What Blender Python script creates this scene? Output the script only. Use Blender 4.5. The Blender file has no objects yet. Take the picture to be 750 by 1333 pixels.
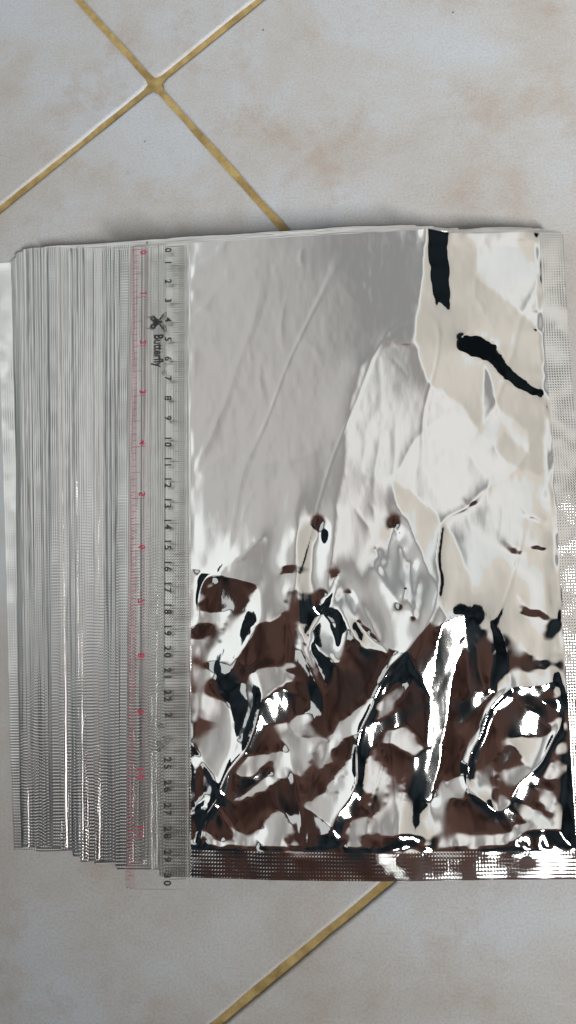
import bpy, math, random
import numpy as np
from mathutils import Matrix, Vector

random.seed(7)
rng = np.random.default_rng(7)
SC = bpy.context.scene
COL = SC.collection
R = math.radians

# ------------------------------------------------------------------ camera
CAM_Z = 0.3990
TH, RO = R(8.5), R(6.0)
_fw = np.array([0, math.sin(TH), -math.cos(TH)])
_up = np.array([0, math.cos(TH), math.sin(TH)])
_rt = np.array([1.0, 0, 0])
_c, _s = math.cos(RO), math.sin(RO)
_M = np.array([[_c, 0, _s], [0, 1, 0], [-_s, 0, _c]])
CR, CU, CF = _M @ _rt, _M @ _up, _M @ _fw
cam_d = bpy.data.cameras.new('camera')
cam = bpy.data.objects.new('camera', cam_d)
COL.objects.link(cam)
cam_d.sensor_fit = 'VERTICAL'
cam_d.angle = 2 * math.atan(666.5 / 1050)
cam_d.clip_start = 0.01
cam_d.clip_end = 50
cam.matrix_world = Matrix(((CR[0], CU[0], -CF[0], 0), (CR[1], CU[1], -CF[1], 0), (CR[2], CU[2], -CF[2], CAM_Z), (0, 0, 0, 1)))
SC.camera = cam

# ------------------------------------------------------------------ world: the dim brown porch around the place
W = bpy.data.worlds.new('World')
SC.world = W
W.use_nodes = True
nt = W.node_tree
bg = nt.nodes['Background']
tc = nt.nodes.new('ShaderNodeTexCoord')
sx = nt.nodes.new('ShaderNodeSeparateXYZ')
nt.links.new(tc.outputs['Generated'], sx.inputs[0])
ramp = nt.nodes.new('ShaderNodeValToRGB')
ramp.color_ramp.elements[0].position = 0.82
ramp.color_ramp.elements[0].color = (0.012, 0.017, 0.021, 1)
ramp.color_ramp.elements[1].position = 0.95
ramp.color_ramp.elements[1].color = (0.070, 0.037, 0.030, 1)
_e = ramp.color_ramp.elements.new(1.0)
_e.color = (0.094, 0.050, 0.041, 1)
nt.links.new(sx.outputs['Z'], ramp.inputs[0])
wn = nt.nodes.new('ShaderNodeTexNoise')
wn.inputs['Scale'].default_value = 2.6
wn.inputs['Detail'].default_value = 1.5
wn.inputs['Roughness'].default_value = 0.6
nt.links.new(tc.outputs['Generated'], wn.inputs['Vector'])
wr = nt.nodes.new('ShaderNodeMapRange')
wr.inputs['From Min'].default_value = 0.35
wr.inputs['From Max'].default_value = 0.65
wr.inputs['To Min'].default_value = 0.35
wr.inputs['To Max'].default_value = 1.3
nt.links.new(wn.outputs['Fac'], wr.inputs[0])
vm = nt.nodes.new('ShaderNodeVectorMath'); vm.operation = 'SCALE'
nt.links.new(ramp.outputs[0], vm.inputs[0])
nt.links.new(wr.outputs[0], vm.inputs['Scale'])
nt.links.new(vm.outputs[0], bg.inputs[0])
bg.inputs[1].default_value = 1.0


def area(name, loc, size, rad, col, target=None, spread=180, nodes=None):
    l = bpy.data.lights.new(name, 'AREA')
    l.shape = 'RECTANGLE'
    l.size, l.size_y = size
    l.energy = math.pi * size[0] * size[1] * rad
    l.color = col
    l.spread = R(spread)
    o = bpy.data.objects.new(name, l)
    COL.objects.link(o)
    o.location = loc
    if target is not None:
        o.rotation_euler = (Vector(target) - Vector(loc)).to_track_quat('-Z', 'Y').to_euler()
    return o, l


PZ = 1.6
# the daylit opening overhead: bright at its left end, dimmer in the middle, creamy (sunlit wall) at the right
X0_, X1_ = -1.4, 1.79
o, l = area('daylight_opening', ((X0_ + X1_) / 2, 0.725, PZ), (X1_ - X0_, 1.85), 2.0, (1, 1, 1))
l.use_nodes = True
ln = l.node_tree
em = ln.nodes['Emission']
ge = ln.nodes.new('ShaderNodeNewGeometry')
sp = ln.nodes.new('ShaderNodeSeparateXYZ')
mr = ln.nodes.new('ShaderNodeMapRange')
mr.inputs['From Min'].default_value = X0_
mr.inputs['From Max'].default_value = X1_
cr = ln.nodes.new('ShaderNodeValToRGB')
cr.color_ramp.interpolation = 'EASE'
day, cream = np.array([0.975, 1.0, 0.99]) / 2, np.array([1.0, 0.925, 0.83]) / 2
STOPS = [(0, 0.98 * day), (0.20, 0.90 * day), (0.31, 0.46 * day), (0.47, 0.27 * day), (0.59, 0.76 * day), (0.665, 0.72 * day), (0.70, 0.68 * cream), (0.85, 0.56 * cream), (1, 0.46 * cream)]
e_ = cr.color_ramp.elements
e_[0].color = (*STOPS[0][1], 1)
e_[1].color = (*STOPS[-1][1], 1)
for p_, v_ in STOPS[1:-1]:
    q_ = e_.new(p_); q_.color = (*v_, 1)
ln.links.new(ge.outputs['Position'], sp.inputs[0])
ln.links.new(sp.outputs['X'], mr.inputs['Value'])
ln.links.new(mr.outputs[0], cr.inputs[0])
# the opening's near edge falls off softly
fy = ln.nodes.new('ShaderNodeMapRange'); fy.interpolation_type = 'SMOOTHSTEP'
fy.inputs['From Min'].default_value = -0.19; fy.inputs['From Max'].default_value = 0.03
ln.links.new(sp.outputs['Y'], fy.inputs['Value'])
ln.links.new(cr.outputs[0], em.inputs['Color'])
ln.links.new(fy.outputs[0], em.inputs['Strength'])
area('bright_gap_light', (1.0, -1.02, 1.45), (0.24, 0.80), 21.5, (1.0, 0.985, 0.96), target=(0.10, 0.90, 0), spread=62)
area('fan_fill_light', (-1.05, -0.27, 1.6), (0.7, 0.42), 0.55, (0.97, 1.0, 1.0))  # added fill lamp, unseen source: greys the reflections in the fanned pouches

SC.view_settings.view_transform = 'Standard'
SC.view_settings.look = 'None'
SC.view_settings.exposure = 0
SC.view_settings.gamma = 1
try:
    SC.cycles.use_denoising = True
    SC.cycles.max_bounces = 10
    SC.cycles.transparent_max_bounces = 16
    SC.cycles.caustics_reflective = True
except Exception:
    pass

# ------------------------------------------------------------------ helpers


def proj(P):
    """world points (n,3) -> pixel coordinates of the 750x1333 photograph"""
    d = P - np.array([0, 0, CAM_Z])
    z = d @ CF
    return np.stack([375 + 1050 * (d @ CR) / z, 666.5 - 1050 * (d @ CU) / z], -1)


def mesh_obj(name, V, F, mats, parent=None, mi=None, smooth=True, uv=None):
    me = bpy.data.meshes.new(name)
    V = np.asarray(V, dtype=np.float32)
    if isinstance(F, np.ndarray):
        n, k = F.shape
        me.vertices.add(len(V))
        me.vertices.foreach_set('co', V.ravel())
        me.loops.add(n * k)
        me.loops.foreach_set('vertex_index', F.astype(np.int32).ravel())
        me.polygons.add(n)
        me.polygons.foreach_set('loop_start', np.arange(0, n * k, k, dtype=np.int32))
        me.polygons.foreach_set('loop_total', np.full(n, k, dtype=np.int32))
        me.update(calc_edges=True)
    else:
        me.from_pydata([tuple(map(float, v)) for v in V], [], F)
    if not isinstance(mats, (list, tuple)):
        mats = [mats]
    for m in mats:
        me.materials.append(m)
    if mi is not None:
        me.polygons.foreach_set('material_index', np.asarray(mi, dtype=np.int32))
    me.polygons.foreach_set('use_smooth', np.full(len(me.polygons), smooth))
    if uv is not None:
        ul = me.uv_layers.new(name='UVMap')
        li = np.empty(len(me.loops), dtype=np.int32)
        me.loops.foreach_get('vertex_index', li)
        ul.data.foreach_set('uv', np.asarray(uv, dtype=np.float32)[li].ravel())
    me.validate()
    o = bpy.data.objects.new(name, me)
    COL.objects.link(o)
    if parent is not None:
        o.parent = parent
    return o


def tag(o, label=None, cat=None, group=None, kind=None):
    if label: o['label'] = label
    if cat: o['category'] = cat
    if group: o['group'] = group
    if kind: o['kind'] = kind
    return o


def empty(name, loc=(0, 0, 0), rz=0):
    o = bpy.data.objects.new(name, None)
    COL.objects.link(o)
    o.empty_display_size = 0.01
    o.location = loc
    o.rotation_euler = (0, 0, rz)
    return o


def vnoise(x, y, seed, octaves=3, gain=0.5):
    """smooth value noise on arrays"""
    out = np.zeros(np.broadcast(x, y).shape)
    amp = 1.0
    for k in range(octaves):
        r = np.random.default_rng(seed + 101 * k)
        T = r.uniform(-1, 1, (64, 64))
        fx, fy = x * 2 ** k + 13.7 * k, y * 2 ** k + 5.3 * k
        ix, iy = np.floor(fx).astype(int), np.floor(fy).astype(int)
        tx, ty = fx - ix, fy - iy
        tx, ty = tx * tx * tx * (tx * (6 * tx - 15) + 10), ty * ty * ty * (ty * (6 * ty - 15) + 10)
        a, b = T[iy % 64, ix % 64], T[iy % 64, (ix + 1) % 64]
        c, d = T[(iy + 1) % 64, ix % 64], T[(iy + 1) % 64, (ix + 1) % 64]
        out += amp * ((a * (1 - tx) + b * tx) * (1 - ty) + (c * (1 - tx) + d * tx) * ty)
        amp *= gain
    return out


def mat(name):
    m = bpy.data.materials.new(name)
    m.use_nodes = True
    return m, m.node_tree, m.node_tree.nodes['Principled BSDF']


def N(nt, typ, **kw):
    n = nt.nodes.new(typ)
    for k, v in kw.items():
        if k in n.inputs.keys() if isinstance(k, str) else False:
            n.inputs[k].default_value = v
        else:
            setattr(n, k, v)
    return n


def math_node(nt, op, a, b=None):
    n = nt.nodes.new('ShaderNodeMath')
    n.operation = op
    for i, v in enumerate((a, b)):
        if v is None: continue
        if isinstance(v, (int, float)): n.inputs[i].default_value = v
        else: nt.links.new(v, n.inputs[i])
    return n.outputs[0]


# ------------------------------------------------------------------ materials
def foil(name, rough, emboss=0.0, lo=0.25, hi=1.5, px=0.00125, py=0.00135, micro=0.00002, col=(0.875, 0.88, 0.865)):
    m, nt, b = mat(name)
    b.inputs['Base Color'].default_value = (*col, 1)
    b.inputs['Metallic'].default_value = 1
    b.inputs['Roughness'].default_value = rough
    uv = nt.nodes.new('ShaderNodeUVMap')
    nz = nt.nodes.new('ShaderNodeTexNoise')
    nz.inputs['Scale'].default_value = 520
    nz.inputs['Detail'].default_value = 3
    mp = nt.nodes.new('ShaderNodeMapping')
    mp.inputs['Scale'].default_value = (1.6, 0.5, 1)
    nt.links.new(uv.outputs[0], mp.inputs[0])
    nt.links.new(mp.outputs[0], nz.inputs['Vector'])
    b1 = nt.nodes.new('ShaderNodeBump')
    b1.inputs['Distance'].default_value = micro
    b1.inputs['Strength'].default_value = 1
    nt.links.new(nz.outputs['Fac'], b1.inputs['Height'])
    last = b1
    if emboss > 0:
        s = nt.nodes.new('ShaderNodeSeparateXYZ')
        nt.links.new(uv.outputs[0], s.inputs[0])
        # slight waviness so that the knurl rows are not ruler straight
        w = nt.nodes.new('ShaderNodeTexNoise')
        w.inputs['Scale'].default_value = 60
        nt.links.new(uv.outputs[0], w.inputs['Vector'])
        wob = math_node(nt, 'MULTIPLY', w.outputs['Fac'], 0.0007)
        ax = math_node(nt, 'SINE', math_node(nt, 'MULTIPLY', math_node(nt, 'ADD', s.outputs['X'], wob), 2 * math.pi / px))
        ay = math_node(nt, 'SINE', math_node(nt, 'MULTIPLY', math_node(nt, 'ADD', s.outputs['Y'], wob), 2 * math.pi / py))
        h0 = math_node(nt, 'ADD', math_node(nt, 'MULTIPLY', ax, ay), math_node(nt, 'MULTIPLY', ay, 0.6))
        w2 = nt.nodes.new('ShaderNodeTexNoise')
        w2.inputs['Scale'].default_value = 90
        w2.inputs['Detail'].default_value = 2
        nt.links.new(uv.outputs[0], w2.inputs['Vector'])
        am = nt.nodes.new('ShaderNodeMapRange')
        am.inputs['From Min'].default_value = 0.35; am.inputs['From Max'].default_value = 0.65
        am.inputs['To Min'].default_value = lo; am.inputs['To Max'].default_value = hi
        nt.links.new(w2.outputs['Fac'], am.inputs[0])
        h = math_node(nt, 'MULTIPLY', h0, am.outputs[0])
        b2 = nt.nodes.new('ShaderNodeBump')
        b2.inputs['Strength'].default_value = 1
        b2.inputs['Distance'].default_value = emboss
        nt.links.new(h, b2.inputs['Height'])
        nt.links.new(b1.outputs[0], b2.inputs['Normal'])
        last = b2
    nt.links.new(last.outputs[0], b.inputs['Normal'])
    return m


M_FOIL = foil('foil_panel', 0.055, micro=0.000012)
M_SEAL = foil('foil_seal', 0.13, lo=0.6, hi=1.2, emboss=0.000040)
M_SEALB = foil('foil_bottom_seal', 0.085, emboss=0.000026, px=0.0014, py=0.0016)
M_FAN = foil('foil_fan', 0.09, lo=0.85, hi=1.15, emboss=0.000055, px=0.0011, py=0.00145)


def simple(name, col, rough=0.5, metal=0, alpha=None):
    m, nt, b = mat(name)
    b.inputs['Base Color'].default_value = (*col, 1)
    b.inputs['Roughness'].default_value = rough
    b.inputs['Metallic'].default_value = metal
    if alpha is not None: b.inputs['Alpha'].default_value = alpha
    return m


def acrylic(name, tint):
    m = bpy.data.materials.new(name)
    m.use_nodes = True
    nt = m.node_tree
    nt.nodes.clear()
    out = nt.nodes.new('ShaderNodeOutputMaterial')
    mix = nt.nodes.new('ShaderNodeMixShader')
    fr = nt.nodes.new('ShaderNodeFresnel')
    fr.inputs['IOR'].default_value = 1.49
    tr = nt.nodes.new('ShaderNodeBsdfTransparent')
    tr.inputs[0].default_value = (*tint, 1)
    gl = nt.nodes.new('ShaderNodeBsdfGlossy')
    gl.inputs['Roughness'].default_value = 0.08
    nz = nt.nodes.new('ShaderNodeTexNoise')
    nz.inputs['Scale'].default_value = 120
    nz.inputs['Detail'].default_value = 5
    bp = nt.nodes.new('ShaderNodeBump')
    bp.inputs['Distance'].default_value = 0.00005
    co = nt.nodes.new('ShaderNodeTexCoord')
    nt.links.new(co.outputs['Object'], nz.inputs['Vector'])
    nt.links.new(nz.outputs['Fac'], bp.inputs['Height'])
    nt.links.new(bp.outputs[0], gl.inputs['Normal'])
    nt.links.new(fr.outputs[0], mix.inputs[0])
    nt.links.new(tr.outputs[0], mix.inputs[1])
    nt.links.new(gl.outputs[0], mix.inputs[2])
    # a little haze from scratches
    df = nt.nodes.new('ShaderNodeBsdfDiffuse')
    df.inputs[0].default_value = (0.74, 0.74, 0.72, 1)
    mix2 = nt.nodes.new('ShaderNodeMixShader')
    mp = nt.nodes.new('ShaderNodeMapping')
    mp.inputs['Scale'].default_value = (700, 30, 30)
    n2 = nt.nodes.new('ShaderNodeTexNoise')
    n2.inputs['Scale'].default_value = 1
    n2.inputs['Detail'].default_value = 4
    nt.links.new(co.outputs['Object'], mp.inputs[0])
    nt.links.new(mp.outputs[0], n2.inputs['Vector'])
    f2 = math_node(nt, 'MULTIPLY', n2.outputs['Fac'], 0.10)
    nt.links.new(f2, mix2.inputs[0])  # scuffs
    nt.links.new(mix.outputs[0], mix2.inputs[1])
    nt.links.new(df.outputs[0], mix2.inputs[2])
    nt.links.new(mix2.outputs[0], out.inputs[0])
    return m


M_ACR = acrylic('clear_acrylic', (0.985, 0.99, 0.98))
M_PINK = acrylic('pink_tinted_acrylic', (0.97, 0.86, 0.87))
M_EDGE = simple('cut_acrylic_edge', (0.80, 0.82, 0.80), 0.25, alpha=0.55)
M_BLACK = simple('black_print', (0.012, 0.012, 0.013), 0.5)
M_RED = simple('red_print', (0.36, 0.012, 0.05), 0.5)
M_SMUDGE = simple('grey_smudge', (0.10, 0.10, 0.085), 0.6, alpha=0.38)


def tile_mat():
    m, nt, b = mat('glazed_tile')
    co = nt.nodes.new('ShaderNodeTexCoord')
    gm = nt.nodes.new('ShaderNodeNewGeometry')
    def noise(sc, det, rough=0.55, dist=0.0, off=0.0):
        mp = nt.nodes.new('ShaderNodeMapping')
        mp.inputs['Location'].default_value = (off, off * 0.7, 0)
        nt.links.new(gm.outputs['Position'], mp.inputs[0])
        n = nt.nodes.new('ShaderNodeTexNoise')
        n.inputs['Scale'].default_value = sc
        n.inputs['Detail'].default_value = det
        n.inputs['Roughness'].default_value = rough
        n.inputs['Distortion'].default_value = dist
        nt.links.new(mp.outputs[0], n.inputs['Vector'])
        return n.outputs['Fac']
    def ramp(f, stops):
        r = nt.nodes.new('ShaderNodeValToRGB')
        e = r.color_ramp.elements
        e[0].position, e[0].color = stops[0][0], (*stops[0][1], 1)
        e[1].position, e[1].color = stops[-1][0], (*stops[-1][1], 1)
        for p, c in stops[1:-1]:
            q = e.new(p); q.color = (*c, 1)
        nt.links.new(f, r.inputs[0])
        return r.outputs[0]
    def mix(f, a, c, mode='MIX'):
        x = nt.nodes.new('ShaderNodeMix'); x.data_type = 'RGBA'; x.blend_type = mode
        if isinstance(f, float): x.inputs[0].default_value = f
        else: nt.links.new(f, x.inputs[0])
        nt.links.new(a, x.inputs[6])
        if isinstance(c, tuple): x.inputs[7].default_value = (*c, 1)
        else: nt.links.new(c, x.inputs[7])
        return x.outputs[2]
    base = ramp(noise(9, 6, 0.62, 0.3), [(0.32, (0.345, 0.322, 0.297)), (0.46, (0.395, 0.390, 0.382)), (0.60, (0.42, 0.447, 0.480))])
    # warm cloudy stains with gritty edges
    f1 = ramp(noise(22, 10, 0.72, 0.2, 3.1), [(0.52, (0, 0, 0)), (0.66, (1, 1, 1))])
    f1b = math_node(nt, 'MULTIPLY', f1, 0.50)
    c1 = mix(f1b, base, (0.335, 0.270, 0.215))
    f2 = ramp(noise(48, 12, 0.8, 0.0, 7.7), [(0.60, (0, 0, 0)), (0.72, (1, 1, 1))])
    c2 = mix(math_node(nt, 'MULTIPLY', f2, 0.50), c1, (0.30, 0.25, 0.21))
    f3 = ramp(noise(900, 3, 0.6, 0.0, 1.7), [(0.30, (0.78, 0.77, 0.76)), (0.6, (1.0, 1.0, 1.0))])
    c3 = mix(0.8, c2, f3, 'MULTIPLY')
    vo = nt.nodes.new('ShaderNodeTexVoronoi')
    vo.inputs['Scale'].default_value = 28
    nt.links.new(gm.outputs['Position'], vo.inputs['Vector'])
    sp = ramp(vo.outputs['Distance'], [(0.012, (1, 1, 1)), (0.022, (0, 0, 0))])
    c4 = mix(math_node(nt, 'MULTIPLY', sp, 0.8), c3, (0.07, 0.055, 0.05))
    nt.links.new(c4, b.inputs['Base Color'])
    b.inputs['Roughness'].default_value = 0.55
    b.inputs['Specular IOR Level'].default_value = 0.35
    bp = nt.nodes.new('ShaderNodeBump')
    bp.inputs['Distance'].default_value = 0.00025
    bp.inputs['Strength'].default_value = 0.6
    nt.links.new(noise(260, 8, 0.7), bp.inputs['Height'])
    nt.links.new(bp.outputs[0], b.inputs['Normal'])
    return m


def grout_mat():
    m, nt, b = mat('ochre_grout')
    gm = nt.nodes.new('ShaderNodeNewGeometry')
    n = nt.nodes.new('ShaderNodeTexNoise')
    n.inputs['Scale'].default_value = 140
    n.inputs['Detail'].default_value = 9
    n.inputs['Roughness'].default_value = 0.7
    nt.links.new(gm.outputs['Position'], n.inputs['Vector'])
    r = nt.nodes.new('ShaderNodeValToRGB')
    r.color_ramp.elements[0].position = 0.3
    r.color_ramp.elements[0].color = (0.24, 0.165, 0.06, 1)
    r.color_ramp.elements[1].position = 0.66
    r.color_ramp.elements[1].color = (0.40, 0.30, 0.125, 1)
    nt.links.new(n.outputs['Fac'], r.inputs[0])
    n2 = nt.nodes.new('ShaderNodeTexNoise')
    n2.inputs['Scale'].default_value = 35; n2.inputs['Detail'].default_value = 6
    nt.links.new(gm.outputs['Position'], n2.inputs['Vector'])
    r2 = nt.nodes.new('ShaderNodeValToRGB')
    r2.color_ramp.elements[0].position = 0.36; r2.color_ramp.elements[0].color = (0.70, 0.68, 0.62, 1)
    r2.color_ramp.elements[1].position = 0.58; r2.color_ramp.elements[1].color = (1, 1, 1, 1)
    nt.links.new(n2.outputs['Fac'], r2.inputs[0])
    mx = nt.nodes.new('ShaderNodeMix'); mx.data_type = 'RGBA'; mx.blend_type = 'MULTIPLY'; mx.inputs[0].default_value = 1
    nt.links.new(r.outputs[0], mx.inputs[6]); nt.links.new(r2.outputs[0], mx.inputs[7])
    nt.links.new(mx.outputs[2], b.inputs['Base Color'])
    b.inputs['Roughness'].default_value = 0.9
    bp = nt.nodes.new('ShaderNodeBump')
    bp.inputs['Distance'].default_value = 0.0006
    nt.links.new(n.outputs['Fac'], bp.inputs['Height'])
    nt.links.new(bp.outputs[0], b.inputs['Normal'])
    return m


M_TILE, M_GROUT = tile_mat(), grout_mat()

# ------------------------------------------------------------------ floor: grout bed and tiles
CROSS = np.array([-0.1168, 0.3023])
PITCH, GA = 0.401, R(38.9)
e1 = np.array([math.cos(GA), math.sin(GA)])
e2 = np.array([-math.sin(GA), math.cos(GA)])
S = 3.0
g = 24
gx, gy = np.meshgrid(np.linspace(-S, S, g), np.linspace(-S, S, g))
Vg = np.stack([gx.ravel(), gy.ravel(), np.full(g * g, -0.0011)], -1)
ii = np.arange(g * g).reshape(g, g)
Fg = np.stack([ii[:-1, :-1], ii[:-1, 1:], ii[1:, 1:], ii[1:, :-1]], -1).reshape(-1, 4)
floor = mesh_obj('floor', Vg, Fg, M_GROUT)
tag(floor, kind='structure')

TILE_N = 90


def make_tile(a, b, seed):
    """one glazed tile with pressed rounded edges, slightly chipped outline"""
    h = (PITCH - 0.0034) / 2
    t = np.linspace(-1, 1, TILE_N + 1)[:-1]
    ring = np.concatenate([np.stack([t, -np.ones(TILE_N)], -1), np.stack([np.ones(TILE_N), t], -1),
                           np.stack([-t, np.ones(TILE_N)], -1), np.stack([-np.ones(TILE_N), -t], -1)])
    n = len(ring)
    s = np.arange(n) / n
    levels = [(0.0, -0.0045, 1.0), (0.0001, -0.0016, 1.0), (0.00035, -0.0007, 0.8), (0.0009, -0.00018, 0.35), (0.0019, 0.0, 0.0)]
    V = []
    for inset, z, jit in levels:
        rr = h - inset
        # rounded corner
        p = ring.copy()
        cr = 0.0035 / h
        q = np.abs(p)
        m = (q.min(1) > 1 - cr)
        d = (q - (1 - cr)) / cr
        L = np.maximum(np.linalg.norm(np.clip(d, 0, None), axis=1), 1e-6)
        q2 = np.where((m)[:, None], (1 - cr) + d / np.maximum(L, 1)[:, None] * cr, q)
        p = np.sign(p) * q2
        jt = jit * 0.00035 * vnoise(s * 60, s * 0 + seed * 1.3, seed, 4, 0.6)
        p = p * (rr + jt)[:, None]
        zz = np.full(n, z)
        V.append(np.c_[p, zz])
    V = np.concatenate(V)
    F = []
    for k in range(len(levels) - 1):
        for i in range(n):
            j = (i + 1) % n
            F.append((k * n + i, k * n + j, (k + 1) * n + j, (k + 1) * n + i))
    F.append(tuple((len(levels) - 1) * n + i for i in range(n)))
    o = mesh_obj('tile', V, F, M_TILE, parent=floor)
    # the big top face stays flat shaded so the gloss is even
    o.data.polygons[len(F) - 1].use_smooth = False
    c = CROSS + e1 * (a + 0.5) * PITCH + e2 * (b + 0.5) * PITCH
    o.location = (c[0], c[1], 0)
    o.rotation_euler = (0, 0, GA)
    return o


for a in range(-2, 3):
    for b in range(-3, 2):
        make_tile(a, b, 11 + (a + 5) * 7 + b)

# ------------------------------------------------------------------ the pile of pouches
PW, PH = 0.1978, 0.3088
PHT = 0.3025
SEAL = 0.0122
NF, NA = 66, 10                  # fanned pouches, pouches squared up under the top one
T = 0.00031
sheets = []                      # (top-left x, y, angle)
f = np.cumsum(rng.gamma(1.6, 1.0, NF - 1))
f = (f - f[0]) / (f[-1] - f[0])
step = 0
STEP = [rng.normal(0, 0.0014) for _ in range(20)]
sheets.append((-0.2025, 0.2005, R(4.75)))
for k, q in enumerate(f):
    tlx = -0.1945 + q * (0.1945 - 0.1045)
    blx = -0.1735 + q * (0.1735 - 0.0985)
    yt = 0.2075 - 0.0105 * min(q / 0.75, 1) - 0.006 * max(0, (0.06 - q) / 0.06) + rng.normal(0, 0.0007)
    ang = math.atan((blx - tlx) / PH) + rng.normal(0, 0.0012)
    sheets.append((tlx, yt, ang))
for k in range(NA):
    sheets.append((-0.1020 + rng.normal(0, 0.0005), 0.1936 + rng.normal(0, 0.0009), R(1.15) + rng.normal(0, 0.0018)))
TOP = (-0.1010, 0.1938, R(1.1))
sheets.append(TOP)
NS = len(sheets)
Ltop = np.array([s[0] for s in sheets])
Ytop = np.array([s[1] for s in sheets])
Ang = np.array([s[2] for s in sheets])


def left_edge(j, y):
    return Ltop[j] + np.tan(Ang[j]) * (Ytop[j] - y)


def stack_z(i, x, y):
    """height of the pile below pouch i at (x, y)"""
    z = np.zeros_like(x)
    for j in range(i):
        r = left_edge(j, y) + PW
        z += T * (0.50 + 0.50 / (1 + np.exp(-(r - x) / 0.009)))
    return z + 0.0002


TH_F = 0.00012


def sheet_grid(i, xs, ys):
    X, Y = np.meshgrid(xs, ys)
    tx, ty, a = sheets[i]
    ca, sa = math.cos(a), math.sin(a)
    # local X right, local Y down from the top edge
    b = R(0.8)
    Xs = X
    if i >= NF:
        Xs = X * (1 - 0.020 * np.clip(Y / PHT, 0, 1))      # the crumpled sheets draw in towards the bottom
    wx = tx + Xs * math.cos(b) + Y * sa
    wy = ty + Xs * math.sin(b) - Y * ca
    return X, Y, wx, wy


def slab(name, wx, wy, wz, X, Y, mats, parent=None, thick=TH_F, c0=0, c1=None, r0=0, r1=None):
    """a sheet with a real (thin) back face and edges"""
    sl = (slice(r0, r1), slice(c0, c1))
    wx, wy, wz, X, Y = wx[sl], wy[sl], wz[sl], X[sl], Y[sl]
    r, c = wx.shape
    n = r * c
    V = np.concatenate([np.stack([wx, wy, wz], -1).reshape(-1, 3), np.stack([wx, wy, wz - thick], -1).reshape(-1, 3)])
    uv = np.tile(np.stack([X, Y], -1).reshape(-1, 2), (2, 1))
    I = np.arange(n).reshape(r, c)
    F = [np.stack([I[:-1, :-1], I[1:, :-1], I[1:, 1:], I[:-1, 1:]], -1).reshape(-1, 4)]
    F.append(F[0][:, ::-1] + n)
    loop = np.concatenate([I[0, :-1], I[:-1, -1], I[-1, :0:-1], I[:0:-1, 0]])
    nx = np.roll(loop, -1)
    m = len(loop)
    V = np.concatenate([V, V[loop], V[loop + n]])
    uv = np.concatenate([uv, uv[loop], uv[loop]])
    q = np.arange(m) + 2 * n
    q2 = np.roll(q, -1)
    F.append(np.stack([q, q2, q2 + m, q + m], -1))
    return mesh_obj(name, V, np.concatenate(F), mats, parent=parent, uv=uv)


# ------------------------------------------------------------------ the top pouch: a crumpled sheet
DX = 0.00062
nx_, ny_ = int(PW / DX) + 1, int(PHT / DX) + 1
xs = np.linspace(0, PW, nx_)
ys = np.linspace(0, PHT, ny_)
X, Y, wx, wy = sheet_grid(NS - 1, xs, ys)
coarse_x = np.linspace(0, PW, 60); coarse_y = np.linspace(0, PHT, 40)
Xc, Yc, cwx, cwy = sheet_grid(NS - 1, coarse_x, coarse_y)
cz = stack_z(NS - 1, cwx, cwy)
fx = np.interp(xs, coarse_x, np.arange(60)); fy = np.interp(ys, coarse_y, np.arange(40))
ix = np.clip(fx.astype(int), 0, 58); iy = np.clip(fy.astype(int), 0, 38)
tx, ty = fx - ix, fy - iy
zb = ((cz[iy][:, ix] * (1 - tx) + cz[iy][:, ix + 1] * tx) * (1 - ty)[:, None] + (cz[iy + 1][:, ix] * (1 - tx) + cz[iy + 1][:, ix + 1] * tx) * ty[:, None])
P = np.stack([wx, wy, zb + 0.001], -1).reshape(-1, 3)
PX = proj(P).reshape(ny_, nx_, 2)
px, py = PX[..., 0], PX[..., 1]


def inside(poly, qx, qy):
    poly = np.array(poly, float)
    res = np.zeros(qx.shape, bool)
    x0, y0 = poly.min(0); x1, y1 = poly.max(0)
    m = (qx >= x0) & (qx <= x1) & (qy >= y0) & (qy <= y1)
    ax, ay = qx[m], qy[m]
    r = np.zeros(ax.shape, bool)
    for (a, b), (c, d) in zip(poly, np.roll(poly, -1, 0)):
        if b == d: continue
        k = ((b > ay) != (d > ay)) & (ax < (c - a) * (ay - b) / (d - b) + a)
        r ^= k
    res[m] = r
    return res


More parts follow.
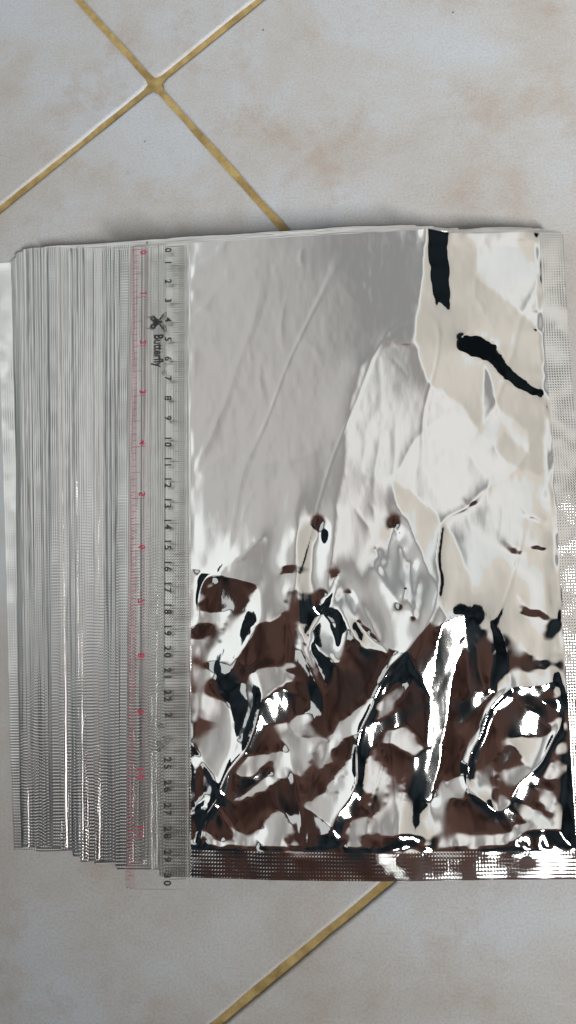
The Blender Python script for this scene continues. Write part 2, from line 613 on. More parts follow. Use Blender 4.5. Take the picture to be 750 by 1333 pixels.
# where each facet of the foil faces: (x slope, y slope) of the direction it mirrors
G, WH, CR_, BR, DK, ST, OL = (-0.12, 0.42), (0.34, 0.36), (0.80, 0.62), (0.04, -0.20), (0.10, -0.85), (0.66, -0.63), (0.02, 0.62)
DU = (0.12, 1.45)
DX = (1.75, 0.35)
FACETS = [
    # kind, weight x, weight y, outline
    (G, .3, .6, [(200, 280), (545, 280), (530, 400), (495, 425), (452, 445), (420, 500), (398, 590), (380, 690), (375, 790), (360, 800), (300, 920), (200, 920)]),
    (WH, .5, .8, [(472, 478), (488, 462), (515, 452), (545, 452), (560, 480), (640, 540), (720, 590), (725, 910), (640, 905), (600, 940), (560, 905), (530, 850), (500, 840), (445, 785), (425, 770), (432, 700), (445, 620), (455, 530)]),
    (WH, .5, .8, [(620, 315), (705, 315), (712, 425), (680, 405), (650, 370), (622, 355)]),
    (CR_, 1.4, .8, [(552, 320), (620, 318), (622, 358), (650, 375), (690, 410), (708, 430), (708, 620), (660, 600), (625, 560), (600, 525), (560, 500), (545, 470), (540, 400)]),
    (WH, .5, .8, [(632, 470), (640, 500), (650, 530), (690, 560), (690, 590), (655, 560), (640, 590), (625, 570), (628, 500)]),
    (OL, .7, .5, [(440, 318), (552, 318), (548, 380), (538, 445), (500, 440), (480, 380), (445, 350)]),
    (DX, 1.0, .1, [(554, 290), (580, 290), (583, 345), (588, 385), (586, 400), (575, 398), (564, 390), (559, 350)]),
    (DU, .3, 2.5, [(600, 435), (620, 430), (645, 440), (662, 468), (680, 488), (707, 505), (700, 512), (680, 507), (652, 486), (636, 465), (612, 462), (600, 452)]),
    (CR_, 2.0, .9, [(512, 628), (530, 635), (560, 660), (590, 700), (608, 745), (613, 785), (618, 820), (620, 870), (632, 897), (608, 898), (606, 830), (603, 800), (575, 800), (565, 760), (545, 710), (525, 670), (512, 650)]),
    # lower half: brown reflections
    (BR, .35, 1.0, [(246, 905), (300, 905), (420, 850), (533, 872), (556, 902), (600, 915), (640, 900), (668, 900), (725, 940), (730, 1112), (246, 1112)]),
    (BR, .35, 1.0, [(346, 700), (344, 717), (346, 735), (340, 757), (325, 778), (320, 795), (300, 795), (275, 797), (262, 795), (256, 788), (270, 775), (282, 755), (290, 738), (303, 730), (322, 720), (342, 702)]),
    (BR, .35, 1.0, [(300, 795), (318, 793), (316, 820), (308, 850), (300, 860), (292, 880), (300, 905), (290, 895), (272, 870), (264, 868), (275, 860), (285, 862), (290, 850), (286, 835), (288, 820), (297, 800)]),
    (BR, .35, 1.0, [(318, 820), (328, 813), (345, 808), (360, 812), (373, 812), (372, 770), (378, 766), (388, 765), (392, 820), (400, 840), (420, 880), (418, 905), (400, 895), (382, 862), (360, 852), (345, 855), (325, 868), (310, 885), (296, 908), (288, 895), (300, 870), (318, 840)]),
    (BR, .35, 1.0, [(364, 749), (369, 739), (378, 733), (388, 740), (389, 746), (375, 747)]),
    (BR, .35, 1.0, [(246, 738), (264, 742), (255, 752), (246, 754)]),
    (BR, .35, 1.0, [(246, 815), (273, 811), (273, 822), (256, 833), (246, 831)]),
    (BR, .35, 1.0, [(425, 793), (448, 806), (462, 830), (500, 845), (520, 848), (533, 860), (532, 880), (500, 900), (470, 915), (440, 930), (420, 940), (422, 915), (424, 885), (430, 868), (442, 855), (440, 825), (430, 800)]),
    (BR, .35, 1.0, [(685, 843), (693, 860), (700, 893), (689, 890), (683, 870)]),
    (BR, .35, 1.0, [(697, 857), (713, 860), (713, 877), (699, 866)]),
    (BR, .35, 1.0, [(674, 773), (685, 790), (712, 799), (713, 807), (690, 801), (676, 797)]),
    (BR, .35, 1.0, [(680, 665), (695, 671), (712, 674), (709, 682), (690, 677)]),
    (BR, .35, 1.0, [(656, 707), (681, 717), (677, 723), (659, 715)]),
    (BR, .35, 1.0, [(691, 709), (712, 710), (712, 716), (692, 715)]),
    (BR, .35, 1.0, [(603, 646), (622, 650), (612, 658)]),
    (BR, .35, 1.0, [(565, 925), (600, 908), (604, 935), (585, 950), (575, 960)]),
    # dark slots
    (DX, 1.8, .1, [(388, 690), (410, 684), (413, 698), (403, 706), (401, 760), (399, 820), (407, 836), (398, 840), (391, 820), (388, 740), (388, 705)]),
    (DU, .3, 2.5, [(420, 797), (400, 826), (423, 850), (438, 862), (436, 835), (430, 810)]),
    (DU, .3, 2.5, [(441, 776), (455, 772), (463, 785), (462, 808), (480, 830), (500, 840), (504, 848), (470, 838), (450, 806), (440, 790)]),
    (DU, .3, 2.5, [(512, 678), (523, 710), (532, 732), (541, 738), (543, 760), (538, 802), (531, 790), (528, 765), (521, 788), (510, 770), (500, 760), (487, 740), (486, 715), (493, 718), (497, 740), (504, 745), (504, 715)]),
    (DU, .3, 2.5, [(444, 743), (441, 757), (427, 792), (421, 790)]),
    (DX, 2.0, .1, [(636, 808), (648, 825), (657, 840), (661, 870), (666, 903), (634, 903), (639, 870), (643, 845)]),
    (DK, .4, 1.0, [(335, 915), (370, 895), (388, 905), (400, 925), (372, 938), (345, 945)]),
    # pale patches in the brown
    (WH, .3, 1.0, [(246, 903), (275, 903), (293, 912), (298, 930), (310, 965), (325, 985), (350, 983), (362, 975), (373, 982), (370, 1010), (350, 1025), (330, 1035), (305, 1042), (295, 1040), (285, 1020), (275, 1000), (260, 980), (246, 968)]),
    (DK, .4, 1.0, [(311, 1008), (330, 1010), (356, 986), (350, 1006), (322, 1030), (303, 1040)]),
    (G, .3, 1.0, [(300, 905), (320, 880), (345, 868), (380, 875), (378, 885), (350, 900), (335, 915), (328, 945), (318, 975), (308, 960), (302, 930)]),
    (G, .3, 1.0, [(392, 830), (405, 848), (420, 875), (424, 900), (421, 925), (416, 900), (405, 870), (388, 838)]),
    (G, .3, 1.0, [(370, 941), (386, 962), (424, 962), (406, 976), (399, 1004), (396, 1039), (392, 1014), (379, 990), (373, 969)]),
    (G, .3, 1.0, [(500, 900), (533, 880), (533, 897), (510, 930), (480, 945), (450, 960), (435, 975), (432, 995), (420, 1000), (428, 965), (440, 940), (470, 920)]),
    (G, .3, 1.0, [(465, 968), (445, 1000), (420, 1030), (398, 1048), (415, 1060), (438, 1080), (442, 1060), (438, 1012), (448, 1003), (458, 1020), (466, 990)]),
    (WH, .3, 1.0, [(360, 1050), (372, 1060), (376, 1080), (373, 1102), (350, 1102), (334, 1087), (350, 1065)]),
    (G, .3, 1.0, [(448, 1102), (458, 1066), (480, 1058), (477, 1080), (470, 1102)]),
    (G, .3, 1.0, [(530, 943), (545, 955), (551, 977), (540, 987), (524, 977), (505, 965), (490, 990), (480, 1050), (470, 1058), (474, 1010), (484, 975), (500, 953)]),
    (G, .3, 1.0, [(488, 995), (500, 975), (506, 1010), (501, 1060), (499, 1102), (491, 1102), (489, 1040)]),
    (G, .3, 1.0, [(527, 1008), (532, 1004), (526, 1040), (517, 1102), (509, 1102), (518, 1050)]),
    (WH, .3, 1.0, [(541, 1102), (544, 1072), (552, 1070), (559, 1102)]),
    (WH, .3, 1.0, [(584, 1020), (605, 1007), (622, 1020), (626, 1030), (605, 1043), (590, 1036)]),
    (WH, .3, 1.0, [(598, 950), (618, 922), (634, 902), (648, 935), (646, 990), (638, 1040), (630, 1040), (622, 1000), (615, 965), (610, 1000), (603, 990)]),
    (WH, .3, 1.0, [(664, 963), (680, 958), (717, 955), (720, 1012), (702, 1016), (690, 1000), (678, 983)]),
    (WH, .3, 1.0, [(660, 1043), (680, 1040), (700, 1055), (720, 1072), (700, 1071), (680, 1066), (664, 1053)]),
    (WH, .3, 1.0, [(660, 1081), (670, 1072), (689, 1071), (680, 1086), (661, 1094)]),
    (WH, .3, 1.0, [(692, 1021), (705, 1018), (722, 1030), (717, 1057), (702, 1042)]),
    (WH, .3, 1.0, [(670, 903), (700, 905), (716, 915), (716, 945), (706, 940), (700, 925), (684, 922)]),
    (DK, .4, 1.0, [(646, 990), (665, 963), (670, 975), (656, 1000), (656, 1060), (667, 1080), (650, 1096), (645, 1040)]),
    (G, .3, 1.0, [(246, 985), (257, 980), (263, 990), (254, 1012), (246, 1022)]),
    (G, .3, 1.0, [(246, 1058), (262, 1042), (266, 1030), (272, 1034), (266, 1048), (248, 1064)]),
    (DK, .4, 1.0, [(258, 1052), (272, 1045), (281, 1048), (276, 1066), (260, 1078)]),
    (WH, .3, 1.0, [(286, 1045), (301, 1063), (321, 1102), (311, 1102), (294, 1070), (279, 1048)]),
    (G, .3, 1.0, [(250, 1098), (256, 1082), (266, 1078), (277, 1088), (294, 1102), (282, 1102), (268, 1090), (258, 1102)]),
    (ST, 30, 30, [(572, 812), (600, 800), (603, 815), (596, 850), (589, 880), (582, 920), (577, 960), (571, 1000), (562, 1052), (553, 1042), (556, 980), (560, 920), (566, 860)]),
]
CREASES = [(371, 385, 366, 455, .14, 3), (394, 322, 392, 345, .2, 3), (337, 460, 352, 540, -.12, 4), (340, 462, 341, 520, .1, 3), (327, 445, 326, 470, .1, 2.5), (395, 440, 418, 465, .12, 4),
    (300, 445, 297, 470, .08, 3), (330, 640, 315, 680, .16, 3), (248, 692, 312, 684, .1, 3), (318, 600, 308, 640, .06, 4), (492, 455, 497, 560, .10, 5), (497, 565, 486, 650, .2, 4),
    (462, 660, 485, 690, .22, 2.5), (482, 655, 487, 672, .14, 2.5), (515, 540, 511, 628, .15, 4), (625, 345, 620, 385, .16, 3), (622, 385, 632, 405, .16, 3), (640, 618, 636, 655, .3, 4),
    (606, 652, 618, 700, .10, 3), (655, 650, 650, 700, .10, 3), (565, 735, 602, 745, .10, 4), (668, 735, 705, 760, .08, 5), (440, 690, 425, 790, .2, 4), (470, 900, 530, 870, .35, 4), (385, 815, 420, 905, .45, 4),
    (455, 760, 500, 850, .3, 4), (540, 860, 560, 960, .3, 5), (440, 960, 400, 1050, .35, 5), (330, 900, 300, 1000, .4, 5), (375, 980, 395, 1080, .4, 4), (640, 905, 600, 1000, .25, 5), (640, 990, 655, 1070, .4, 4),
    (480, 940, 465, 1060, .4, 4), (505, 950, 520, 1090, .3, 4), (290, 1045, 320, 1100, .35, 3), (262, 985, 300, 1060, .35, 4), (590, 560, 650, 640, .12, 6), (560, 520, 640, 560, .12, 6), (300, 330, 296, 380, .07, 4), (440, 360, 470, 400, .08, 5),
    (255, 400, 290, 410, .14, 6), (250, 450, 280, 440, .12, 5), (250, 540, 275, 545, .12, 5), (250, 610, 280, 625, .12, 4), (420, 500, 400, 600, .05, 7), (700, 330, 660, 345, .12, 6), (705, 380, 680, 385, .12, 5)]
# wobble the tracing a little so that outlines are ragged like creased foil
jx = px + 1.6 * vnoise(px / 9, py / 16, 5, 3, 0.7)
jy = py + 2.4 * vnoise(px / 7, py / 12, 6, 3, 0.7)
rx = np.zeros_like(px); ry = np.zeros_like(px); wgx = np.zeros_like(px); wgy = np.zeros_like(px)
for (a, b), w1, w2, poly in FACETS:
    m = inside(poly, jx, jy)
    rx[m], ry[m], wgx[m], wgy[m] = a, b, w1, w2
# view direction and wanted normal
d = P.reshape(ny_, nx_, 3) - np.array([0, 0, CAM_Z])
d /= np.linalg.norm(d, axis=-1, keepdims=True)
q_ = (rx == ST[0]) & (ry == ST[1])
rx2, ry2 = np.where(q_, (1.0 - wx) / (1.45 - zb), rx), np.where(q_, (-0.96 - wy) / (1.45 - zb) - 0.02, ry)
r = np.stack([rx2, ry2, np.ones_like(rx)], -1)
r /= np.linalg.norm(r, axis=-1, keepdims=True)
n = r - d
gxw, gyw = -n[..., 0] / n[..., 2], -n[..., 1] / n[..., 2]
zx = np.gradient(zb, xs, axis=1)
free = (rx == 0.04) | (rx == -0.12)
tgx = np.clip(np.where(free, 0, gxw - zx), -0.45, 0.45)
tgy = -np.clip(gyw, -0.5, 0.5)        # local Y runs down the sheet
low_ = 1 / (1 + np.exp(-(Y - 0.155) / 0.02))
stm = np.exp(-(((px - np.interp(py, [800, 1060], [590, 556])) / 32) ** 2)) / (1 + np.exp(-(py - 800) / 10)) / (1 + np.exp((py - 1075) / 10))
qz = 1 - stm
low_ = low_ * qz
PXS = q_
tgx += (0.012 * qz + 0.010 * low_) * vnoise(X / 0.018, Y / 0.035, 21, 3)
tgy += (0.012 * qz + 0.012 * low_) * vnoise(X / 0.012, Y / 0.022, 22, 4, 0.6)
unset = (wgx == 0) & (wgy == 0)
tgx = np.where(unset, 0, tgx); tgy = np.where(unset, 0, tgy)
mask = np.zeros_like(px)
mask[:, X[0] < SEAL] = 1; mask[:, X[0] > PW - SEAL] = 1; mask[Y[:, 0] > PHT - SEAL, :] = 1
maskL = np.zeros_like(px); maskL[:, X[0] < SEAL] = 1
wgx = np.where(mask > 0, 0.8, wgx + 0.02); wgy = np.where(mask > 0, 0.8, wgy + 0.02)
tgx = np.where(mask > 0, 0, tgx); tgy = np.where(mask > 0, 0, tgy)
dx = xs[1] - xs[0]; dy = ys[1] - ys[0]
mu = 2000 * maskL + 0.35      # pins the seals, keeps the rest low; units: 1/cell^2 scaled below
mu = mu * 1e-3
mu = np.where(maskL > 0, mu, 1.2e-4)
LAM = 0.4


def Dx(h): return np.diff(h, axis=1, append=h[:, -1:])
def DxT(g): o = -g.copy(); o[:, 1:] += g[:, :-1]; o[:, -1] = g[:, -2]; return o
def Dy(h): return np.diff(h, axis=0, append=h[-1:, :])
def DyT(g): o = -g.copy(); o[1:, :] += g[:-1, :]; o[-1, :] = g[-2, :]; return o
def Lap(h):
    p = np.pad(h, 1, mode='edge')
    return p[1:-1, 2:] + p[1:-1, :-2] + p[2:, 1:-1] + p[:-2, 1:-1] - 4 * h


def A(h):
    gx_ = wgx * Dx(h); gx_[:, -1] = 0
    gy_ = wgy * Dy(h); gy_[-1, :] = 0
    return DxT(gx_) + DyT(gy_) + LAM * Lap(Lap(h)) + mu * h


b1 = wgx * tgx * dx; b1[:, -1] = 0
b2 = wgy * tgy * dy; b2[-1, :] = 0
rhs = DxT(b1) + DyT(b2)
kx = 2 - 2 * np.cos(2 * np.pi * np.fft.fftfreq(nx_)); ky = 2 - 2 * np.cos(2 * np.pi * np.fft.fftfreq(ny_))
KK = kx[None, :] + ky[:, None]
PRE = 1 / (0.35 * kx[None, :] + 0.75 * ky[:, None] + LAM * KK ** 2 + 2e-3)
pre = lambda q: np.real(np.fft.ifft2(np.fft.fft2(q) * PRE))
h = np.zeros_like(px); res = rhs - A(h); z_ = pre(res); p_ = z_.copy(); rz = (res * z_).sum()
for it in range(420):
    Ap = A(p_); al = rz / (p_ * Ap).sum()
    h += al * p_; res -= al * Ap
    z_ = pre(res); r2 = (res * z_).sum()
    if r2 < 1e-9 * abs(rz) and it > 50: break
    p_ = z_ + (r2 / rz) * p_; rz = r2
# puckers along the welded seals and fine creasing
eR = np.exp(-np.clip(PW - SEAL - X, 0, None) / 0.006); eL = np.exp(-np.clip(X - SEAL, 0, None) / 0.005); eB = np.exp(-np.clip(PHT - SEAL - Y, 0, None) / 0.006)
pk = 0.0007 * eR * vnoise(Y / 0.009, X / 0.03, 61, 2) + 0.0005 * eL * vnoise(Y / 0.013, X / 0.03, 62, 2) + 0.0011 * eB * vnoise(X / 0.007, Y / 0.03, 63, 2)
damp = np.clip(np.minimum(np.minimum(X - SEAL, PW - SEAL - X), PHT - SEAL - Y) / 0.0022, 0, 1)
h = h + damp * pk * qz
# rounded folds through the lower half, warped so they sweep and pinch
wu = X + 0.006 * vnoise(X / 0.03, Y / 0.03, 51, 2); wv = Y + 0.010 * vnoise(X / 0.03, Y / 0.04, 52, 2)
fold = 0.0017 * vnoise(wu / 0.021, wv / 0.042, 53, 2, 0.30)
rg = 1 - np.abs(vnoise(wu / 0.027 + wv / 0.06, wv / 0.048, 54, 1))
fold += 0.0018 * np.sqrt(np.clip(rg, 0, 1) ** 6 + 0.002)
big = np.clip(np.minimum(np.minimum(X - SEAL, PW - SEAL - X), PHT - SEAL - Y) / 0.008, 0, 1)
h = h + fold * low_ * big * big * (3 - 2 * big)
# faint crinkles and
h = h + damp * 0.00003 * vnoise(X / 0.004, Y / 0.009, 57, 2)
_r = np.random.default_rng(5)
for _ in range(90):
    _x, _y, _l, _t = _r.uniform(250, 700), _r.uniform(325, 820), _r.uniform(8, 45), _r.normal(1.5, 0.5)
    CREASES.append((_x, _y, _x + _l * math.cos(_t), _y + _l * math.sin(_t), _r.normal(0, 0.035), _r.uniform(1.8, 4)))
# sharp little creases drawn as ridges, (x, y) to (x, y) in the photograph's frame
for (x0, y0, x1, y1, am_, wd) in CREASES:
    ex, ey = x1 - x0, y1 - y0
    tt = np.clip(((px - x0) * ex + (py - y0) * ey) / (ex * ex + ey * ey), 0, 1)
    bow = 2.0 * np.sin(tt * math.pi) * (1 if (x0 + y0) % 2 else -1)
    dd = np.hypot(px - x0 - tt * ex - bow, py - y0 - tt * ey)
    h = h + qz * am_ * 1e-3 * np.sin(np.clip(tt, 0.02, 0.98) * math.pi) ** 0.6 * np.exp(-np.sqrt((dd / wd) ** 2 + 0.15)) * damp
ridge = 1 - np.abs(vnoise(X / 0.035 + 0.3 * Y / 0.03, Y / 0.09, 71, 2))
h = h + 0.00010 * np.clip(ridge - 0.86, 0, 1) / 0.14 * damp
hmin = np.quantile(h[mask == 0], 0.002)
sm = np.clip(np.minimum(np.minimum(X - SEAL, PW - SEAL - X), PHT - SEAL - Y) / 0.02, 0, 1)
sm = sm * sm * (3 - 2 * sm)
wz = zb + 0.0006 + h
sealw = mask * (0.00018 * vnoise(X / 0.012, Y / 0.03, 81, 2) + 0.00022 * vnoise(X / 0.05, Y / 0.012, 82, 2) + 0.0003 * (Y > PHT - SEAL) * vnoise(X / 0.017, Y / 0.05, 83, 2) * np.clip((Y - PHT + SEAL) / 0.003, 0, 1))
wz = wz + sealw
# coarse lower envelope of the top sheet
def _minf(a, k):
    o = a.copy()
    for s_ in range(1, k + 1):
        o[:, s_:] = np.minimum(o[:, s_:], a[:, :-s_]); o[:, :-s_] = np.minimum(o[:, :-s_], a[:, s_:])
    b_ = o.copy()
    for s_ in range(1, k + 1):
        b_[s_:] = np.minimum(b_[s_:], o[:-s_]); b_[:-s_] = np.minimum(b_[:-s_], o[s_:])
    return b_
ENV2 = _minf(wz, 9)


def under(u, v):
    return ENV2[np.clip((v / dy).astype(int), 0, ny_ - 1), np.clip((u / dx).astype(int), 0, nx_ - 1)]


cL = int(np.searchsorted(xs, SEAL)); cR = int(np.searchsorted(xs, PW - SEAL)); rB = int(np.searchsorted(ys, PHT - SEAL))
top = empty('foil_pouch')
tag(top, 'large crumpled mirror-like foil pouch lying on top of the pile, right of the clear ruler', 'foil pouch')
slab('front_panel', wx, wy, wz, X, Y, M_FOIL, top, c0=cL, c1=cR + 1, r1=rB + 1)
slab('side_seal', wx, wy, wz, X, Y, M_SEAL, top, c1=cL + 1)
slab('side_seal', wx, wy, wz, X, Y, M_SEAL, top, c0=cR)
slab('bottom_seal', wx, wy, wz, X, Y, M_SEALB, top, c0=cL, c1=cR + 1, r0=rB)

xs = np.concatenate([[0, .0002, .0004, .0007, .0011, .0016, .0023, .0032, .005, .008, .0122, .016, .03, .06], np.linspace(.066, .19, 24), [PW - .004, PW]])
ys = np.linspace(0, PH, 110)
GROUP = 'foil pouches fanned out in the pile'
for i in range(NS - 1):
    if i == 0:
        xs_i = np.concatenate([np.linspace(0, .0122, 9), np.linspace(.016, PW, 22)])
    else:
        xs_i = xs
    X, Y, wx, wy = sheet_grid(i, xs_i, ys * (0.3010 / PH if i >= NF else (1 - 0.017 * min(1, i / (NF * 0.85)) + STEP[i // 5] / PH + rng.normal(0, 0.0012))))
    wz = stack_z(i, wx, wy)
    # the pile gives way under the creases of the top pouch
    u = wx - left_edge(NS - 1, wy)
    v = (TOP[1] - wy + u * math.sin(R(0.8)))
    lim = under(u, v) - 0.0007 - (NS - 2 - i) * T * 0.25
    wz = np.where((u > 0.013) & (u < PW + 0.02) & (v > -0.02), np.minimum(wz, np.maximum(lim, 0.0003 + i * 0.00004)), wz)
    # each seal edge curls and ripples a little on its own
    dec = np.exp(-X / 0.0035)
    amp = 0.00042 if i else 0.0001
    slope = vnoise(Y / 0.16 + i * 7.1, Y * 0 + i * 3.3, 40 + i, 2, 0.4) * 0.75 + rng.normal(0, 0.8)
    wz = wz + dec * amp * slope * np.exp(-X / 0.002) + dec * 0.00005 * vnoise(Y / 0.02, Y * 0 + i * 1.7, 90 + i, 2)
    if i:
        wz = wz - 0.00042 * np.exp(-X / 0.00032) * np.clip(0.15 + 1.3 * vnoise(Y / 0.14, Y * 0 + i * 4.4, 300 + i, 2, 0.4), 0, 1.6)
    wx = wx + 0.00030 * vnoise(Y / 0.08, Y * 0 + i * 2.1, 140 + i, 2, 0.5) * np.exp(-X / 0.01)
    # bottom and top ends wave slightly
    e = np.exp(-Y / 0.004) + np.exp(-(PH - Y) / 0.004)
    wy = wy + 0.0006 * e * vnoise(X / 0.02, Y * 0 + i, 190 + i, 3)
    wz = wz + (0.0006 * np.abs(vnoise(X / 0.010, Y * 0 + i, 230 + i, 2)) * np.exp(-Y / 0.003))
    if i == 0:
        t = empty('foil_pouch')
        tag(t, 'lowest silver foil pouch, its wide embossed seal on the tiles at far left', 'foil pouch', GROUP)
        slab('side_seal', wx, wy, wz, X, Y, M_SEAL, t, c1=9)
        slab('front_panel', wx, wy, wz, X, Y, M_FOIL, t, c0=8)
    else:
        o = slab('foil_pouch', wx, wy, wz, X + 0.31 * i, Y * (1 + rng.normal(0, 0.02)) + rng.uniform(0, 1), M_FAN)
        if i == 1:
            tag(o, 'silver foil pouch second from the bottom, its dark edge beside the wide embossed seal', 'foil pouch', GROUP)
        elif i < NF:
            tag(o, 'silver foil pouch fanned out left of the ruler with only its embossed edge showing', 'foil pouch', GROUP)
        else:
            tag(o, 'silver foil pouch squared up directly under the large crumpled top pouch', 'foil pouch', 'foil pouches squared up under the top pouch')

# ------------------------------------------------------------------ the ruler
RW, RL0, RL1 = 0.0284, 0.0022, 0.3045
zr = NS * T + 0.0013
ruler = empty('ruler', (-0.1191, 0.1908, zr), R(1.22))
tag(ruler, 'clear plastic ruler with black centimetre and red inch scales lying on the foil pouches', 'ruler')
prof = [(0.0, 0.0006), (0.0004, 0.0009), (0.0046, 0.0019), (0.0054, 0.0021), (0.0118, 0.0021), (0.0121, 0.00185), (0.0124, 0.0021), (0.0134, 0.0021), (0.0137, 0.00185), (0.0140, 0.0021),
        (0.0150, 0.0021), (0.0153, 0.00185), (0.0156, 0.0021), (0.0200, 0.0021), (0.0208, 0.0019), (0.0278, 0.0008), (RW, 0.0005)]
stations = []
for yy, ins in [(RL0, 0.0012), (RL0 - 0.0004, 0.0005), (RL0 - 0.0012, 0.0)] + [(v, 0.0) for v in np.linspace(RL0 - 0.012, -RL1 + 0.012, 12)] + [(-RL1 + 0.0014, 0.0), (-RL1 + 0.0005, 0.0006), (-RL1, 0.0014)]:
    stations.append((yy, ins))
V, F, mi = [], [], []
np_ = len(prof)
for yy, ins in stations:
    for q, (x, z) in enumerate(prof):
        xx = min(max(x, ins), RW - ins)
        V.append((xx, yy, z))
    for q, (x, z) in enumerate(prof):
        xx = min(max(x, ins), RW - ins)
        V.append((xx, yy, 0.0))
st = 2 * np_
for s in range(len(stations) - 1):
    a, b = s * st, (s + 1) * st
    for q in range(np_ - 1):
        F.append((a + q, b + q, b + q + 1, a + q + 1)); mi.append(1 if prof[q + 1][0] <= 0.0047 else 0)
        F.append((a + np_ + q + 1, b + np_ + q + 1, b + np_ + q, a + np_ + q)); mi.append(0)
    F.append((a, a + np_, b + np_, b)); mi.append(1)
    F.append((a + np_ - 1, b + np_ - 1, b + st - 1, a + st - 1)); mi.append(2)
for e, sgn in ((0, 1), ((len(stations) - 1) * st, -1)):
    lp = [e + q for q in range(np_)] + [e + np_ + q for q in reversed(range(np_))]
    F.append(tuple(lp if sgn > 0 else lp[::-1])); mi.append(2)
mesh_obj('body', V, F, [M_ACR, M_PINK, M_EDGE], ruler, mi=mi, smooth=False)


def surf_z(x):
    return float(np.interp(x, [p[0] for p in prof], [p[1] for p in prof])) + 0.00006


def ticks(name, items, m):
    V, F = [], []
    for x0, x1, y, w in items:
        k = 4
        for a in range(k):
            xa, xb = x0 + (x1 - x0) * a / k, x0 + (x1 - x0) * (a + 1) / k
            n0 = len(V)
            for (x, yy) in ((xa, y - w / 2), (xb, y - w / 2), (xb, y + w / 2), (xa, y + w / 2)):
                V.append((x, yy, surf_z(x)))
            F.append((n0, n0 + 1, n0 + 2, n0 + 3))
    o = mesh_obj(name, V, F, m, ruler, smooth=False)
    return o


cm = []
for k in range(301):
    if k % 10 == 0: x0, w = 0.0206, 0.00020
    elif k % 5 == 0: x0, w = 0.0228, 0.00017
    else: x0, w = 0.0246, 0.00015
    if k == 0: x0 = 0.0195
    if k in (240,): x0 = 0.0246
    cm.append((x0, 0.0277, -k * 0.001, w))
ticks('centimetre_scale', cm, M_BLACK)
inch = []
for k in range(0, 190):
    y = -k * 0.0254 / 16 - 0.0003
    if y < -0.3025: break
    if k % 16 == 0: x0, x1, w = 0.0012, 0.0086, 0.00024
    elif k % 8 == 0: x0, x1, w = 0.0010, 0.0062, 0.00022
    elif k % 2 == 0: x0, x1, w = 0.0012, 0.0042, 0.00022
    else: x0, x1, w = 0.0010, 0.0019, 0.00018
    inch.append((x0, x1, y, w))
ticks('inch_scale', inch, M_RED)


def numeral(txt, x, y, size, m, mirror=False, bold=0.0, name='numeral', sx=1.0):
    c = bpy.data.curves.new(name, 'FONT')
    c.body = txt
    c.size = size
    c.align_x, c.align_y = 'CENTER', 'CENTER'
    c.offset = bold
    c.resolution_u = 3
    c.materials.append(m)
    tmp = bpy.data.objects.new('tmp', c)
    me = bpy.data.meshes.new_from_object(tmp)
    bpy.data.objects.remove(tmp)
    bpy.data.curves.remove(c)
    co = np.empty(len(me.vertices) * 3, dtype=np.float32)
    me.vertices.foreach_get('co', co)
    co = co.reshape(-1, 3)
    # text runs down the ruler, tops towards the centimetre edge
    vx, vy = co[:, 0] * sx, co[:, 1]
    nx2, ny2 = vy.copy(), -vx
    if mirror: nx2 = -nx2
    co[:, 0], co[:, 1] = nx2 + x, ny2 + y
    co[:, 2] = [surf_z(v) + 0.00002 for v in co[:, 0]]
    me.vertices.foreach_set('co', co.ravel())
    me.name = name
    if not me.materials: me.materials.append(m)
    o = bpy.data.objects.new(name, me)
    COL.objects.link(o)
    o.parent = ruler
    return o


for k in range(31):
    y = -k * 0.01
    if k in (24,): continue
    if k == 23:
        numeral('2', 0.0200, y + 0.0013, 0.0045, M_BLACK, bold=0.00015)
    elif k < 10:
        numeral(str(k), 0.0195, y + (0.0016 if k else -0.0018), 0.0045, M_BLACK, bold=0.00015)
    else:
        t = str(k)
        numeral(t[0], 0.0195, y + 0.0015, 0.0045, M_BLACK, bold=0.00015)
        numeral(t[1], 0.0195, y - 0.0016, 0.0045, M_BLACK, bold=0.00015)
for k in range(12):
    y = -k * 0.0254 - 0.0003
    if k < 10:
        numeral(str(k), 0.0072, y + (0.0019 if k else -0.0018), 0.0045, M_RED, mirror=True, bold=0.0001)
    else:
        numeral('1', 0.0072, y + 0.0018, 0.0045, M_RED, mirror=True, bold=0.0001)
        numeral(str(k)[1], 0.0072, y - 0.0018, 0.0045, M_RED, mirror=True, bold=0.0001)
numeral('Butterfly', 0.0147, -0.0540, 0.0066, M_BLACK, bold=0.00020, name='brand_lettering', sx=0.72)
numeral('R', 0.0178, -0.0655, 0.0015, M_BLACK, name='registered_mark')


def strokes(name, lines, m, w=0.00018):
    V, F = [], []
    for L in lines:
        for (ax, ay), (bx, by) in zip(L[:-1], L[1:]):
            dx_, dy_ = bx - ax, by - ay
            q = math.hypot(dx_, dy_) or 1
            nx2, ny2 = -dy_ / q * w / 2, dx_ / q * w / 2
            n0 = len(V)
            for (x, y) in ((ax + nx2, ay + ny2), (ax - nx2, ay - ny2), (bx - nx2, by - ny2), (bx + nx2, by + ny2)):
                V.append((x, y, surf_z(x) + 0.00001 * (len(F) % 5)))
            F.append((n0, n0 + 1, n0 + 2, n0 + 3))
    return mesh_obj(name, V, F, m, ruler, smooth=False)


# circle of the registered mark
strokes('registered_mark', [[(0.0178 + 0.00105 * math.cos(t), -0.0655 + 0.00105 * math.sin(t)) for t in np.linspace(0, 2 * math.pi, 17)]], M_BLACK, 0.0002)
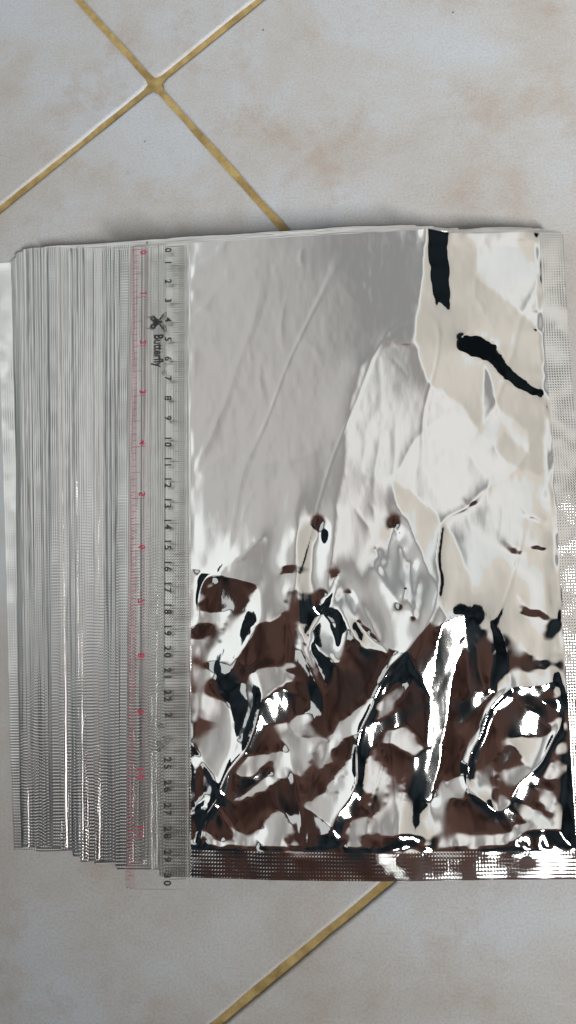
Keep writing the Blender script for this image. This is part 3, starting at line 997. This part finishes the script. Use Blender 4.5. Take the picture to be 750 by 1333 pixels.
# butterfly emblem: head towards the right, wings spread along the ruler
bx, by = 0.0146, -0.0394
L = []
solid = []
for s in (1, -1):
    up = [(0, 0.2), (2.2, 3.0), (3.4, 4.6), (3.9, 5.0), (4.2, 4.4), (4.0, 2.9), (3.2, 1.6), (1.2, 0.5), (0, 0.2)]
    lo = [(-0.2, 0.3), (-1.4, 3.0), (-2.8, 3.7), (-3.9, 3.1), (-4.2, 2.0), (-3.0, 0.8), (-1.2, 0.4), (-0.2, 0.3)]
    for w in (up, lo): L.append([(bx + a * 0.001, by + s * b * 0.001) for a, b in w])
    for k in range(5):
        a = 0.35 + 0.14 * k
        if k % 2: L.append([(bx, by + s * 0.0003), (bx + 0.0048 * math.cos(a + .25) , by + s * 0.0050 * math.sin(a + .25))])
    for k in range(3):
        L.append([(bx + (1.5 + .8 * k) * .001, by + s * (1.0 + .6 * k) * .001), (bx + (1.2 + .75 * k) * .001, by + s * (1.9 + .95 * k) * .001)])
    L.append([(bx - 0.0030, by + s * 0.0026), (bx - 0.0052, by + s * 0.0031), (bx - 0.0058, by + s * 0.0026)])
    for k in range(3):
        rr = 0.0005 + 0.00035 * k
        L.append([(bx - 0.0025 + rr * math.cos(t), by + s * (0.0020 + rr * 0.9 * math.sin(t))) for t in np.linspace(0, 2 * math.pi, 13)])
strokes('butterfly_emblem', L, M_BLACK, 0.00032)
V = [(bx + 0.0030 * math.cos(t), by + 0.00055 * math.sin(t), surf_z(bx) + 0.00008) for t in np.linspace(0, 2 * math.pi, 16, endpoint=False)]
for s in (1, -1):
    V += [(bx - 0.0009 + 0.0012 * math.cos(t), by + s * 0.0012 + 0.0008 * math.sin(t), surf_z(bx) + 0.00009) for t in np.linspace(0, 2 * math.pi, 16, endpoint=False)]
mesh_obj('butterfly_emblem', V, [tuple(range(16)), tuple(range(16, 32)), tuple(range(32, 48))], M_BLACK, ruler, smooth=False)


def smudge(cx, cy, rx_, ry_, seed):
    n = 26
    r = np.random.default_rng(seed)
    ph = r.uniform(0, 6.28, 4)
    V = [(cx, cy, surf_z(cx) + 0.00025)]
    for ring in (0.55, 1.0):
        for t in np.linspace(0, 2 * math.pi, n, endpoint=False):
            k = ring * (1 + 0.16 * math.sin(3 * t + ph[0]) + 0.1 * math.sin(5 * t + ph[1]))
            x, y = cx + rx_ * k * math.cos(t), cy + ry_ * k * math.sin(t)
            V.append((x, y, surf_z(x) + (0.0002 if ring < 1 else 0.00003)))
    F = [(0, 1 + k, 1 + (k + 1) % n) for k in range(n)] + [(1 + k, 1 + n + k, 1 + n + (k + 1) % n, 1 + (k + 1) % n) for k in range(n)]
    return mesh_obj('glue_smudge', V, F, M_SMUDGE, ruler)


smudge(0.0165, -0.2335, 0.0016, 0.0012, 1)
smudge(0.0160, -0.2425, 0.0019, 0.0026, 2)
smudge(0.0157, -0.2440, 0.0009, 0.0009, 4)
smudge(0.0195, -0.2395, 0.0022, 0.0020, 3)
